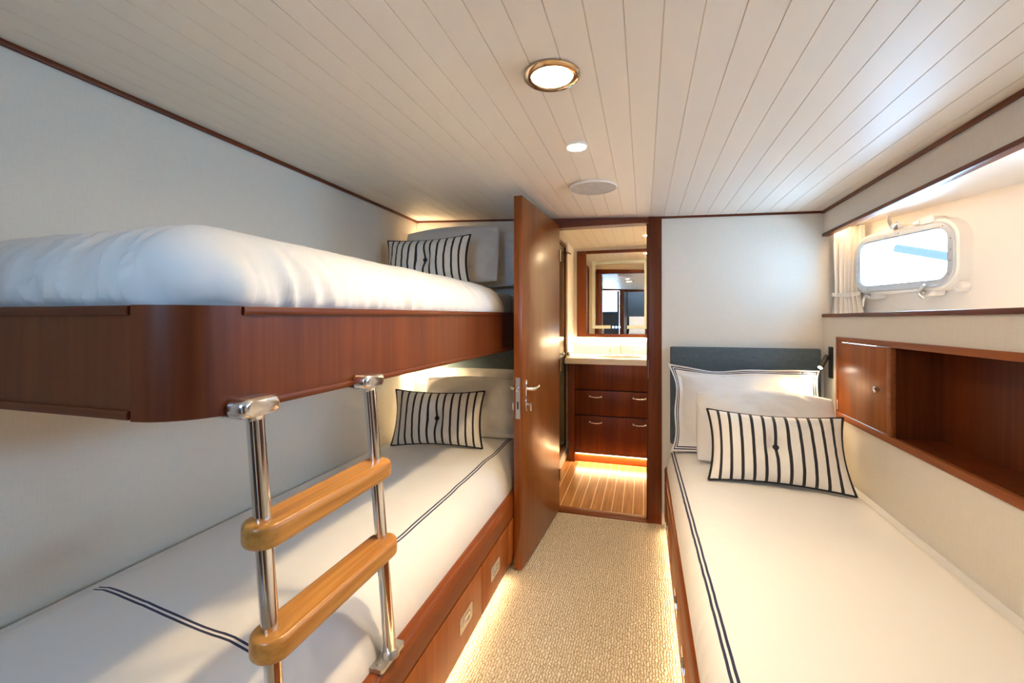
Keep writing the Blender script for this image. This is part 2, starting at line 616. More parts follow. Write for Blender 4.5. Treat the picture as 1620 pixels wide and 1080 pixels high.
# ceiling edge trims
for i, (y0, y1, x0, x1) in enumerate(((Y_B, Y_E, X_L, X_L + 0.014), (Y_B, Y_E, X_R - 0.012, X_R))):
    b = B()
    z = ceil_z((x0 + x1) / 2)
    b.box(x0, x1, y0, y1, z - 0.016, z + 0.002, 0.003)
    struct('trim_%d' % (3 + i), b, MAH_Y, True)
b = B()
xs = [X_L + 0.014, -1.0, -0.6]
b.rings([[(x, y, ceil_z(x) + dz) for y, dz in ((Y_E - 0.012, -0.012), (Y_E, -0.012), (Y_E, 0.004), (Y_E - 0.012, 0.004))] for x in xs])
struct('trim_5', b, MAH_X)
b = B()
xs = [0.105, 0.5, X_R - 0.012]
b.rings([[(x, y, ceil_z(x) + dz) for y, dz in ((Y_E - 0.012, -0.012), (Y_E, -0.012), (Y_E, 0.004), (Y_E - 0.012, 0.004))] for x in xs])
struct('trim_6', b, MAH_X)

# doorway frame: jambs and lintel
b = B()
b.box(0.030, 0.112, Y_E - 0.012, 3.08, 0.0, 1.988, 0.003)
b.box(0.020, 0.032, Y_E + 0.03, 3.08, 0.0, 1.955)
struct('trim_7', b, MAH_Z, True)
struct('trim_8', B().box(-0.64, -0.575, Y_E - 0.0, 3.08, 0.0, 1.988, 0.003), MAH_Z, True)
b = B()
b.rings([[(x, y, z) for y, z in ((Y_E - 0.012, 1.938), (3.08, 1.938), (3.08, zt), (Y_E - 0.012, zt))] for x, zt in ((-0.62, 2.004), (0.031, 1.973))])
struct('trim_9', b, MAH_X)
struct('trim_10', B().box(-0.60, 0.05, Y_E - 0.015, 3.085, -0.004, 0.006, 0.002), MAH_X, True)
sk = part('strike_plate', B().box(0.0285, 0.0302, 3.004, 3.026, 0.93, 1.05), SATIN, bpy.data.objects['trim_7'])

# ---------------------------------------------------------------- hull with portholes (window_1, window_2; window_3 is added unseen for daylight)
HR0 = 1.94
PK = [(2.145, 1.6005), (0.95, 1.6005), (-0.2, 1.6005)]
PW, PH = 0.28, 0.132
b = B()
outer = [(-1.7, 1.30), (2.64, 1.30), (2.64, 1.88), (-1.7, 1.88)]
loops = [outer] + [rrect(k - PW, k + PW, z - PH, z + PH, 0.08, 8) for k, z in PK]
ed = []
for lp in loops:
    vs = [b.bm.verts.new(hull(k, z, HR0)) for k, z in lp]
    ed += [b.bm.edges.new((vs[i], vs[(i + 1) % len(vs)])) for i in range(len(vs))]
bmesh.ops.triangle_fill(b.bm, edges=ed, use_beauty=True)
ex = bmesh.ops.extrude_face_region(b.bm, geom=list(b.bm.faces))
bmesh.ops.translate(b.bm, vec=HR * 0.05, verts=[v for v in ex['geom'] if isinstance(v, bmesh.types.BMVert)])
struct('wall_hull', b, WHITE_PAINT)

def frame_ring(b, k, z, profile, rc):
    """profile: list of (offset outward from the light opening, r)"""
    rings = []
    for off, r in profile + [profile[0]]:
        rings.append([hull(p[0], p[1], r) for p in rrect(k - 0.245 - off, k + 0.245 + off, z - 0.118 - off, z + 0.118 + off, rc + off, 8)])
    b.rings(rings, True, False, False)
    bmesh.ops.remove_doubles(b.bm, verts=b.bm.verts, dist=1e-6)

def wing_nut(parent, k, z, r, ang):
    b = B()
    c = hull(k, z, r)
    def P(a, d, dr):
        return hull(k + math.cos(a) * d, z + math.sin(a) * d, r + dr)
    b.tube([P(ang + PI, 0.0, 0.04), P(ang, 0.0, -0.012)], 0.006, 10)
    b.lathe([(0.004, -0.02), (0.011, -0.016), (0.012, 0.0), (0.009, 0.008), (0.004, 0.01)], c, -HR, 14)
    for s in (0.65, -0.65):
        b.tube([P(ang + s, 0.006, -0.01), P(ang + s, 0.03, -0.022), P(ang + s * 0.9, 0.058, -0.03)], [0.007, 0.008, 0.005], 10)
    return part('wing_nut', b, SATIN, parent)

for i, (k, z) in enumerate(PK):
    w = struct_root('window_%d' % (i + 1), hull(k, z, HR0))
    b = B()
    frame_ring(b, k, z, [(0.004, 1.885), (0.030, 1.878), (0.038, 1.884), (0.041, 1.945), (0.0, 1.985), (0.0, 1.90)], 0.062)
    fr = part('outer_frame', b, WHITE_PAINT, w)
    b = B()
    frame_ring(b, k, z, [(0.0, 1.872), (0.022, 1.872), (0.025, 1.876), (0.025, 1.8845), (0.0, 1.8845)], 0.062)
    inner = part('hinged_frame', b, simple('anodised_frame', (0.62, 0.66, 0.70), 0.35, 0.5), w, label='satin metal inner frame')
    b = B()
    frame_ring(b, k, z, [(-0.006, 1.875), (0.002, 1.873), (0.002, 1.882), (-0.006, 1.882)], 0.056)
    part('seal', b, TRIMGREY, inner)
    b = B()
    for q in range(20):
        pt = rrect(k - 0.256, k + 0.256, z - 0.129, z + 0.129, 0.07, 3, (5, 2, 5, 2))
    for p in pt[::2]:
        b.lathe([(0.0035, 0), (0.0028, 0.0015), (0.0, 0.002)], hull(p[0], p[1], 1.872), -HR, 8)
    part('screw', b, STEEL, inner)
    b = B()
    b.rings([[hull(p[0], p[1], r) for p in rrect(k - 0.244, k + 0.244, z - 0.117, z + 0.117, 0.058, 8)] for r in (1.876, 1.880)])
    part('window_pane', b, GLASS, w, False)
    # lugs with their wing nuts, hinge
    for kk, zz, ang in ((k + 0.03, z + 0.165, PI * 0.75), (k + 0.19, z - 0.165, PI * 1.25), (k - 0.12, z - 0.165, PI * 1.0)):
        wing_nut(w, kk, zz, 1.872, ang)
        b = B()
        b.prism(rrect(kk - 0.055 if zz < z else kk - 0.02, kk + 0.02 if zz < z else kk + 0.075, zz - 0.016, zz + 0.016, 0.015, 5), lambda p, a: hull(p[0], p[1], a), 1.885, 1.93)
        part('lug', b, WHITE_PAINT, w)
    b = B()
    b.prism(rrect(k - 0.18, k - 0.115, z + 0.145, z + 0.175, 0.01, 4), lambda p, a: hull(p[0], p[1], a), 1.872, 1.93)
    b.cyl(hull(k - 0.115, z + 0.158, 1.875), hull(k - 0.085, z + 0.158, 1.875), 0.010)
    part('hinge', b, WHITE_PAINT, w)
    b = B()
    b.lathe([(0.024, 0.0), (0.024, 0.03), (0.020, 0.036), (0.008, 0.036), (0.007, 0.03), (0.0, 0.03)], hull(k - 0.255, z - 0.145, 1.938), -HR, 20)
    part('lug', b, WHITE_PAINT, w)

# a spar outside, seen through the porthole
b = B()
b.tube([(2.465, 5.427, 2.04), (3.24, 4.087, 1.53)], 0.040, 14)
tag(part('mooring_spar', b, simple('blue_grey_spar', (0.034, 0.033, 0.033), 0.9, spec=0.0), None), 'blue-grey spar outside, slanting across the porthole view', 'pole')

# ---------------------------------------------------------------- curtain
ct = thing('curtain', 'cream pleated curtain tied back beside the porthole', 'curtain', (1.09, 2.93, 1.341))
def curtain_pt(u, z, shrink):
    a, c = Vector((1.040, 2.965, 0)), Vector((1.150, 2.835, 0))
    mid = (a + c) * 0.5 + (a - c) * 0.12
    base = a + (c - a) * u
    base = mid + (base - mid) * shrink
    nrm = Vector((-(c - a).y, (c - a).x, 0)).normalized()
    amp = 0.011 + 0.004 * math.sin(u * 9 + 1)
    off = amp * math.sin(u * 2 * PI * 6.5 + 0.5 * math.sin(z * 9)) + 0.003 * noise.noise(Vector((u * 7, z * 8, 3)))
    p = base + nrm * (off - 0.004)
    return Vector((p.x, p.y, z))
b = B()
rows = []
for j in range(41):
    z = 1.341 + (1.826 - 1.341) * j / 40
    d = abs(z - 1.455)
    shrink = 0.80 + 0.2 * min(1, d / 0.13) ** 1.4 if z < 1.455 else 0.80 + 0.2 * min(1, d / 0.30) ** 1.3
    rows.append([curtain_pt(i / 90, z, shrink) for i in range(91)])
b.rings(rows, closed=False)
part('curtain_panel', b, CURTAIN, ct, angle=180)
b = B()
for s0, s1 in ((0.0, 1.0),):
    rr = []
    for i in range(31):
        u = i / 30
        p = curtain_pt(u, 1.455, 0.80)
        a, c = Vector((1.040, 2.965, 0)), Vector((1.150, 2.835, 0))
        nrm = Vector((-(c - a).y, (c - a).x, 0)).normalized()
        mid = (a + c) * 0.5 + (a - c) * 0.12
        q = mid + (a + (c - a) * (u * 1.06 - 0.03) - mid) * 0.80 + nrm * 0.012 * (1 if nrm.x < 0 else -1)
        dz = -0.005 * math.sin(u * PI)
        rr.append([(q.x, q.y, 1.444 + dz), (q.x, q.y, 1.466 + dz), (q.x - nrm.x * 0.003, q.y - nrm.y * 0.003, 1.466 + dz), (q.x - nrm.x * 0.003, q.y - nrm.y * 0.003, 1.444 + dz)])
    b.rings(rr)
part('tieback', b, CURTAIN, ct)

# ================================================================ lamps
def downlight(name, label, c, r_out, r_in, e, group, ring, spot=0.0):
    z = c[2]
    t = thing(name, label, 'ceiling light', (c[0], c[1], z), (0, 0, 0), group)
    b = B()
    b.lathe([(r_in, 0.014), (r_in, -0.003), (r_in + 0.003, -0.006), (r_out - 0.005, -0.006), (r_out, -0.002), (r_out, 0.002), (r_out - 0.004, 0.014)], (c[0], c[1], z), n=48)
    bmesh.ops.delete(b.bm, geom=[f for f in b.bm.faces if len(f.verts) > 4], context='FACES')
    part('trim_ring', b, ring, t)
    b = B()
    b.lathe([(r_in + 0.001, 0.004), (r_in + 0.001, -0.001), (0.0, -0.001)], (c[0], c[1], z), n=48)
    part('lens', b, emitter(name + '_glow', LAMP, e), t)
    if spot:
        d_ = bpy.data.lights.new('downlight_beam', 'SPOT')
        d_.energy = spot
        d_.color = LAMP
        d_.spot_size = R(118)
        d_.spot_blend = 1.0
        d_.shadow_soft_size = r_in
        l = bpy.data.objects.new('downlight_beam', d_)
        COL.objects.link(l)
        l.parent = t
        l.location = (0, 0, -0.012)
    return t
downlight('recessed_downlight', 'large round recessed downlight with a wide polished metal ring', (-0.243, 1.207, ceil_z(-0.243) - 0.004), 0.079, 0.056, E_DOWN, 'recessed ceiling downlights', BRASSY, 11.0)
downlight('recessed_downlight', 'small round recessed downlight between the large downlight and the speaker', (-0.249, 1.722, ceil_z(-0.249) - 0.004), 0.042, 0.036, E_SMALL, 'recessed ceiling downlights', simple('white_ring', (0.85, 0.8, 0.72), 0.4), 9.5)
downlight('recessed_downlight', 'small downlight in the bathroom ceiling seen past the door frame', (0.030, 4.06, 2.055), 0.040, 0.032, E_BATH, 'recessed ceiling downlights', BRASSY, 12.0)
sp = thing('ceiling_speaker', 'round flush cream speaker grille in the ceiling near the door', 'speaker', (-0.247, 2.285, ceil_z(-0.247) - 0.004))
b = B()
b.lathe([(0.121, 0.004), (0.121, -0.003), (0.119, -0.006), (0.116, -0.006), (0.116, 0.004)], (-0.247, 2.285, ceil_z(-0.247) - 0.004), n=56)
part('rim', b, PAINT_CEIL, sp)
b = B()
b.lathe([(0.116, 0.002), (0.116, -0.0045), (0.0, -0.0055)], (-0.247, 2.285, ceil_z(-0.247) - 0.004), n=56)
part('grille', b, fabric('speaker_mesh', (0.58, 0.53, 0.47), 700, 0.3, 0.12), sp)

def strip(label, x0, x1, y0, y1, z0, z1, e, col=WARM, body=None):
    t = thing('light_strip', label, 'strip light', ((x0 + x1) / 2, (y0 + y1) / 2, z0))
    part('diffuser', B().box(x0, x1, y0, y1, z0, z0 + 0.003), emitter('strip_glow', col, e), t, False)
    part('channel', B().box(x0 - 0.002, x1 + 0.002, y0, y1, z0 + 0.0031, z1), SATIN, t, False)
    return t
strip('warm light strip tucked under the left bunk base', -0.690, -0.678, 0.45, 2.14, 0.044, 0.052, E_BED)
strip('warm light strip tucked under the right bed base', 0.148, 0.160, 0.3, 2.9, 0.044, 0.052, E_BED)
strip('warm light strip behind the valance above the porthole', 1.040, 1.052, 0.3, 2.95, 1.824, 1.832, E_VAL)

# ================================================================ upper bunk
ub = thing('bunk_bed', 'upper bunk with a rounded mahogany front board, fixed above the lower bunk', 'bunk bed', (-1.2, 1.7, 1.131), (0, 0, 0), 'bunks along the left wall')
UX, UY, UR = -0.76, 0.565, 0.115
def top_z(y):
    return 1.336 + 0.017 * max(0, (y - 0.6)) / 1.75
def sweep(b, path, nrm, prof):
    """prof(y) -> list of (offset out, z)"""
    b.rings([[(p[0] + n_[0] * o, p[1] + n_[1] * o, z) for o, z in prof(p[1])] for p, n_ in zip(path, nrm)])
arc = [(-PI / 2 + PI / 2 * i / 14) for i in range(15)]
front = [(UX, UY + UR + (2.985 - UY - UR) * i / 12) for i in range(13)]
endp = [(X_L + 0.003 + (UX - UR - X_L - 0.003) * i / 6, UY) for i in range(7)]
board = lambda y: [(0, 1.131), (0, top_z(y)), (-0.03, top_z(y)), (-0.03, 1.131)]
b = B(); sweep(b, front, [(1, 0)] * 13, board)
part('front_panel', b, MAH_Z, ub)
b = B()
cx, cy = UX - UR, UY + UR
sweep(b, [(cx + UR * math.cos(a), cy + UR * math.sin(a)) for a in arc], [(math.cos(a), math.sin(a)) for a in arc],
      lambda y: [(0.004, 1.129), (0.004, top_z(y) + 0.001), (-0.028, top_z(y) + 0.001), (-0.028, 1.129)])
part('corner_post', b, MAH_Z, ub)
b = B(); sweep(b, endp, [(0, -1)] * 7, board)
part('end_panel', b, MAH_Z, ub)
def bead(z0, h, out=0.007):
    return lambda y: [(0.0005, z0(y)), (out * 0.7, z0(y)), (out, z0(y) + h * 0.3), (out, z0(y) + h * 0.7), (out * 0.7, z0(y) + h), (0.0005, z0(y) + h)]
f2 = [(UX, UY + UR + 0.006), *front[1:]]
e2 = [*endp[:-1], (UX - UR - 0.006, UY)]
for path, n_, m in ((f2, (1, 0), MAH_Y), (e2, (0, -1), MAH_X)):
    b = B(); sweep(b, path, [n_] * len(path), bead(lambda y: top_z(y) - 0.017, 0.017))
    part('moulding', b, m, ub)
    b = B(); sweep(b, path, [n_] * len(path), bead(lambda y: 1.131, 0.016))
    part('moulding', b, m, ub)
b = B()
poly = [(X_L + 0.003, UY + 0.031), (UX - UR, UY + 0.031)] + [(cx + (UR - 0.031) * math.cos(a), cy + (UR - 0.031) * math.sin(a)) for a in arc] + [(UX - 0.031, 2.985), (X_L + 0.003, 2.985)]
b.prism(poly, lambda p, a: (p[0], p[1], a), 1.140, 1.165)
part('underside_board', b, CREAM, ub)

# ================================================================ lower bunk and right bed base
def pull_plate(parent, x, y, z, s):
    """flush oblong pull plate on a drawer front; s = side the face looks to"""
    b = B()
    def P(u, v, d):
        return Vector((x + s * d, y + u, z + v))
    o = rrect(-0.062, 0.062, -0.031, 0.031, 0.012, 5)
    i = rrect(-0.036, 0.036, -0.016, 0.016, 0.012, 5)
    b.rings([[P(u, v, 0.0) for u, v in o], [P(u, v, 0.003) for u, v in o], [P(u, v, 0.003) for u, v in i], [P(u, v, 0.0004) for u, v in i]], True, False, True)
    for q in (-0.05, 0.05):
        b.lathe([(0.004, 0.003), (0.003, 0.0042), (0, 0.0042)], P(q, 0, 0), (s, 0, 0), 10)
    pl = part('pull_plate', b, STEEL, parent)
    b = B()
    b.tube([P(-0.032, -0.006, 0.004), P(-0.024, 0.008, 0.006), P(0.024, 0.008, 0.006), P(0.032, -0.006, 0.004)], 0.0028, 8)
    part('ring', b, CHROME, pl)

def bed_base(label, group, xw, xf, s, y0, y1, drawers, name='bunk_bed', cat='bunk bed'):
    """xw wall side, xf aisle face, s = side the face looks to (+1 right)"""
    t = thing(name, label, cat, ((xw + xf) / 2, (y0 + y1) / 2, 0), (0, 0, 0), group)
    lo, hi = sorted((xw, xf - s * 0.045))
    part('carcass', B().box(lo, hi, y0, y1, 0.055, 0.352), BASE_Z, t, False)
    lo, hi = sorted((xf - s * 0.06, xf - s * 0.085))
    part('plinth', B().box(lo, hi, y0 + 0.01, y1, 0.0, 0.0549), MAH_Y, t, False)
    b = B()
    prof = [(0.0, 0.282), (0.0, 0.350), (-0.004, 0.366), (-0.014, 0.377), (-0.03, 0.380), (-0.0445, 0.376), (-0.0445, 0.282)]
    b.rings([[(xf + s * o, y, z) for o, z in prof] for y in (y0, y1)])
    part('rail', b, BASE_Y, t)
    lo, hi = sorted((xf - s * 0.0445, xf - s * 0.018))
    part('face_frame', B().box(lo, hi, y0, y1, 0.055, 0.2815), DARK, t, False)
    for a, c, hs in drawers:
        lo, hi = sorted((xf - s * 0.0178, xf))
        d_ = part('drawer', B().box(lo, hi, a, c, 0.058, 0.272, 0.002), BASE_Z, t)
        for h in hs:
            pull_plate(d_, xf, h, 0.165, s)
    return t
lb = bed_base('lower bunk with mahogany drawers under the mattress, foot of the ladder on its rail', 'bunks along the left wall', X_L + 0.003, -0.655, 1, 0.42, 2.985,
         [(0.45, 1.757, (0.75, 1.58)), (1.764, 2.14, (1.93,)), (2.147, 2.975, ())])
bed_base('single bed with a mahogany base along the right wall under the porthole', None, X_R - 0.003, 0.128, -1, 0.15, 2.985,
         [(0.18, 1.18, (0.6,)), (1.187, 2.2, (1.567, 1.91)), (2.207, 2.975, (2.6,))], 'single_bed', 'bed')

# ================================================================ bedding
def quilt(name, b_, x0, x1, y0, y1, rc, prof, uvf, fold, top_amp, seed, parent=None, mat=None, zadd=None, sides=None):
    """a duvet as rings running up its edge and over its top; prof = (inset, z)"""
    W = x1 - x0
    half = W / 2 - 0.0004
    last = prof[-1]
    ins = list(prof)
    k = 6
    for i in range(1, k + 1):
        ins.append((last[0] + (half - last[0]) * i / k, last[1]))
    st = (int((y1 - y0) / 0.010), int(W / 0.010), int((y1 - y0) / 0.010), int(W / 0.010))
    b = B()
    rings = []
    for d_, z in ins:
        rr = rrect(x0 + d_, x1 - d_, y0 + min(d_, W / 2 - 0.0004), y1 - min(d_, W / 2 - 0.0004), min(max(rc - d_ * 0.8, 0.02), (W / 2 - d_) * 0.98), 7, st)
        ring = []
        n = len(rr)
        for i, (px, py) in enumerate(rr):
            zz = z + (zadd(px, py) if zadd else 0)
            w = max(0.0, 1 - d_ / 0.16)
            s_ = i * 0.010
            # folds gather at the tucked edge
            f = fold(px, py) * w * min(1.0, (z - ins[0][1]) / 0.04)
            ax = (px - (x0 + x1) / 2) / (W / 2)
            ay = (py - (y0 + y1) / 2) / ((y1 - y0) / 2)
            nv = Vector((ax if abs(ax) > 0.98 * (1 - d_ / (W / 2)) else 0, ay if abs(ay) > 0.97 * (1 - d_ / ((y1 - y0) / 2)) else 0, 0.25))
            nv.normalize()
            q_ = s_ + 0.35 * (z - ins[0][1])
            g = 0.9 - 2.6 * abs(noise.noise(Vector((q_ * 13 + seed, z * 4.5, seed)))) + 0.55 * (0.5 - 2 * abs(noise.noise(Vector((q_ * 33, z * 7, seed + 7)))))
            v = Vector((px, py, zz)) + nv * (f * g)
            t_ = noise.noise(Vector((px * 3.1 + py * 1.6 + seed, py * 4.4 - px * 2.0, seed))) + 0.5 * noise.noise(Vector((px * 9 + py * 6, py * 5 - px * 5, seed + 3)))
            v.z += top_amp * t_ * min(1, d_ / 0.05)
            ring.append(v)
        rings.append(ring)
    vr = b.rings(rings, True, False, False)
    bmesh.ops.remove_doubles(b.bm, verts=[v for v in vr[-1]], dist=0.003)
    uv = b.bm.loops.layers.uv.new('UVMap')
    b.bm.normal_update()
    for f_ in b.bm.faces:
        for l in f_.loops:
            l[uv].uv = uvf(l.vert.co.x, l.vert.co.y)
    return part(name, b, mat or COTTON_NAVY, parent, angle=180)

# mattresses
def mattress(label, x0, x1, y0, y1, z0, z1):
    t = thing('mattress', label, 'mattress', ((x0 + x1) / 2, (y0 + y1) / 2, z0))
    part('fitted_sheet', B().box(x0, x1, y0, y1, z0, z1, 0.035, 4), COTTON, t)
    return t
mattress('mattress in a white fitted sheet inside the upper bunk, under its duvet', X_L + 0.03, -0.875, 0.70, 2.94, 1.166, 1.49)
mattress('mattress in a white fitted sheet on the lower bunk, under its duvet', X_L + 0.03, -0.80, 0.56, 2.94, 0.353, 0.515)
mattress('mattress in a white fitted sheet on the right bed, under its duvet', 0.19, X_R - 0.004, 0.26, 2.94, 0.382, 0.500)

o = quilt('duvet', None, X_L + 0.012, -0.694, 0.46, 2.93, 0.06,
          [(0.0, 0.376), (0.004, 0.40), (0.013, 0.43), (0.03, 0.465), (0.055, 0.497), (0.085, 0.52), (0.12, 0.537), (0.17, 0.546), (0.24, 0.55)],
          lambda x, y: (x + 0.835, 0.815 + 0.11 * (-0.84 - x) - y), lambda x, y: 0.003 if x > -1.0 else 0.001, 0.007, 11.0)
tag(o, 'white duvet with two navy lines spread over the lower bunk', 'duvet', 'white duvets')
o = quilt('duvet', None, X_L + 0.012, -0.772, 0.582, 2.56, 0.13,
          [(0.034, 1.300), (0.030, 1.325), (0.012, 1.337), (0.004, 1.35), (0.0, 1.372), (0.004, 1.40), (0.014, 1.425), (0.03, 1.45), (0.052, 1.474), (0.08, 1.493), (0.12, 1.511), (0.17, 1.522), (0.24, 1.527)],
          lambda x, y: (x + 0.96, 0.74 - y), lambda x, y: 0.021 if y < 0.72 else 0.010, 0.005, 3.0)
tag(o, 'white duvet with navy lines, plump and tucked into the upper bunk', 'duvet', 'white duvets')
o = quilt('duvet', None, 0.140, 0.968, 0.17, 2.93, 0.06,
          [(0.0, 0.376), (-0.002, 0.40), (0.0, 0.43), (0.006, 0.462), (0.018, 0.49), (0.038, 0.512), (0.065, 0.526), (0.11, 0.536), (0.2, 0.540)],
          lambda x, y: (0.196 - x + 0.012 * (1.5 - y) , -1.0), lambda x, y: 0.0035 if x < 0.5 else 0.001, 0.003, 23.0)
tag(o, 'white duvet with two navy lines along its aisle side on the right bed', 'duvet', 'white duvets')

# ---------------------------------------------------------------- pillows
def pillow_grid(W, H, T, seed, pinch=0.06, wr=0.008, sag=0.0, flange=0.0, dent=False, corner=0.0, n=44, m=32, slump=0.0):
    """returns front grid, back grid of points in pillow space: x width, z up, y depth (front is -y)"""
    def pt(u, v, side):
        fu = max(0.0, 1 - abs(u) / (1 - flange / (W / 2))) if flange else 1 - abs(u)
        fv = max(0.0, 1 - abs(v) / (1 - flange / (H / 2))) if flange else 1 - abs(v)
        a = 1 - (1 - fu) ** 2.1
        c = 1 - (1 - fv) ** 2.1
        t = T * 0.5 * max(0.0, a * c) ** 0.62
        if dent:
            r2 = (u * W / 2) ** 2 + (v * H / 2) ** 2
            t *= 1 - 0.55 * math.exp(-r2 / 0.0022) - 0.22 * math.exp(-(u * W / 2) ** 2 / 0.0012)
        x = W / 2 * u * (1 - pinch * (1 - v * v) * abs(u) ** 3)
        z = H / 2 * v * (1 - pinch * 1.5 * (1 - u * u) * abs(v) ** 3)
        cx_ = math.sqrt(1 - corner * v * v)
        cz_ = math.sqrt(1 - corner * 1.5 * u * u)
        x *= cx_
        z *= cz_
        t *= 1 + sag * -v
        nn = noise.noise(Vector((u * 3.2 + seed, v * 2.6, side * 3 + seed))) + 0.6 * noise.noise(Vector((u * 8 + v * 3, v * 7 + seed, side)))
        edge = min(1.0, (1 - max(abs(u), abs(v))) * 8)
        y = side * t + (wr * nn * (edge if not flange else 0.3 + 0.7 * edge))
        if flange:
            fe = max(0, max(abs(u) - 0.8, abs(v) - 0.75))
            y += 0.05 * fe * math.sin(u * 9 + v * 7 + seed)
            z += (0.010 * math.sin(u * 4.2 + 0.4) - 0.016 * (1 - u * u)) * max(0, v) ** 3
            x += 0.009 * math.sin(v * 5 + u) * abs(u) ** 6 - math.copysign(0.022 * (1 - v * v) * abs(u) ** 4, u)
        z -= slump * abs(u) ** 2 * max(0, v)
        return Vector((x, y, z + H / 2))
    us = [-1 + 2 * i / n for i in range(n + 1)]
    # denser near the edges
    f = lambda q: math.copysign(1 - (1 - abs(q)) ** 1.35, q)
    vs_ = [-1 + 2 * j / m for j in range(m + 1)]
    return [[[pt(f(u), f(v), s) for u in us] for v in vs_] for s in (-1, 1)], [f(u) for u in us], [f(v) for v in vs_]

def pillow_mesh(W, H, T, seed, uvmode, **kw):
    grids, us, vs_ = pillow_grid(W, H, T, seed, **kw)
    b = B()
    uv = b.bm.loops.layers.uv.new('UVMap')
    for s, g in zip((-1, 1), grids):
        V = [[b.bm.verts.new(p) for p in row] for row in g]
        for j in range(len(V) - 1):
            for i in range(len(V[0]) - 1):
                q = [(j, i), (j, i + 1), (j + 1, i + 1), (j + 1, i)]
                if s > 0:
                    q.reverse()
                fc = b.bm.faces.new([V[a][c] for a, c in q])
                for l, (a, c) in zip(fc.loops, q):
                    if uvmode == 'stripe':
                        l[uv].uv = (us[c] * 6.0 + 0.5, vs_[a])
                    elif uvmode == 'navy':
                        l[uv].uv = (abs(us[c]) * W / 2 - W / 2 + 0.030, abs(vs_[a]) * H / 2 - H / 2 + 0.030)
                    else:
                        l[uv].uv = (-1, -1)
    outline = [grids[0][0][i] for i in range(len(us))] + [grids[0][j][-1] for j in range(1, len(vs_))] + \
              [grids[0][-1][i] for i in range(len(us) - 2, -1, -1)] + [grids[0][j][0] for j in range(len(vs_) - 2, 0, -1)]
    ctr = grids[0][len(vs_) // 2][len(us) // 2]
    bmesh.ops.remove_doubles(b.bm, verts=b.bm.verts, dist=1e-5)
    return b, outline, ctr

def lumbar(label, loc, lean, yaw, W=0.57, H=0.33, roll=0.0, seed=1.0):
    t = thing('throw_pillow', label, 'pillow', loc, (-R(lean), R(roll), R(yaw)), 'striped lumbar pillows')
    b, outl, ctr = pillow_mesh(W, H, 0.16, seed, 'stripe', pinch=0.08, wr=0.006, dent=True, n=56)
    part('cover', b, TICKING, t, world=False, angle=180, recalc=False)
    pb = B()
    pb.tube(outl, 0.0048, 8, closed=True)
    part('piping', pb, PIPING, t, world=False)
    bb = B()
    bb.lathe([(0.013, 0.001), (0.0145, -0.004), (0.012, -0.009), (0.006, -0.0115), (0.0, -0.012)], ctr + Vector((0, -0.001, 0)), (0, 1, 0), 20)
    part('button', bb, PIPING, t, world=False)
    return t
lumbar('striped lumbar pillow with a black button standing on the lower bunk', (-1.185, 2.40, 0.553), 14, 10, 0.56, 0.335, 0, 1.0)
lumbar('striped lumbar pillow half hidden behind the duvet on the upper bunk', (-1.275, 2.44, 1.525), 10, 2, 0.56, 0.30, -1.5, 5.0)
lumbar('striped lumbar pillow leaning on white pillows on the right bed', (0.590, 2.275, 0.547), 31, -5, 0.585, 0.355, 0, 9.0)

def white_pillow(label, loc, lean, yaw, W, H, T, seed, name='bed_pillow', roll=0, **kw):
    b, outl, ctr = pillow_mesh(W, H, T, seed, 'none', **kw)
    o = part(name, b, COTTON, None, world=False, angle=180, recalc=False)
    o.location = loc
    o.rotation_euler = (-R(lean), R(roll), R(yaw))
    tag(o, label, 'pillow', 'white bed pillows')
    return o
white_pillow('large white pillow directly behind the striped pillow on the upper bunk', (-1.215, 2.64, 1.525), 14, 3, 0.70, 0.44, 0.15, 2.0, roll=-1.5, pinch=0.05, slump=0.02, corner=0.14, wr=0.013)
white_pillow('white pillow at the back of the upper bunk, partly hidden by the door', (-1.11, 2.86, 1.52), 6, -2, 0.68, 0.41, 0.11, 12.0, pinch=0.04, corner=0.14, wr=0.013)
white_pillow('white pillow directly behind the striped pillow on the lower bunk', (-1.065, 2.64, 0.548), 17, 4, 0.72, 0.42, 0.15, 21.0, pinch=0.05, slump=0.015, corner=0.13, wr=0.014)
white_pillow('lamp-lit white pillow at the very back of the lower bunk', (-1.05, 2.835, 0.545), 9, 1, 0.74, 0.45, 0.10, 33.0, pinch=0.05, corner=0.13, wr=0.014)
white_pillow('plain white pillow between the navy-edged pillow and the striped pillow, right bed', (0.600, 2.53, 0.54), 23, -4, 0.69, 0.44, 0.18, 41.0, pinch=0.05, slump=0.03, corner=0.12, wr=0.013)
b, outl, ctr = pillow_mesh(0.81, 0.52, 0.15, 4.0, 'navy', pinch=0.035, flange=0.055, wr=0.006, n=64, m=44)
o = part('pillow_sham', b, cloth('white_sham_navy_lines', COT, navy=True, wrinkle=0.3), None, world=False, angle=180, recalc=False)
o.location = (0.555, 2.735, 0.545)
o.rotation_euler = (-R(19), 0, R(-1))
tag(o, 'white flanged pillow edged with navy lines against the right headboard', 'pillow')

# headboards
tag(part('headboard', B().box(0.163, 0.985, 2.955, 2.998, 0.53, 1.142, 0.008), SLATE, None), 'dark slate upholstered headboard behind the right bed', 'headboard')
tag(part('headboard', B().box(X_L + 0.005, -0.70, 2.955, 2.998, 0.53, 1.12, 0.008), SLATE, None), 'dark slate headboard in shadow behind the lower bunk', 'headboard')

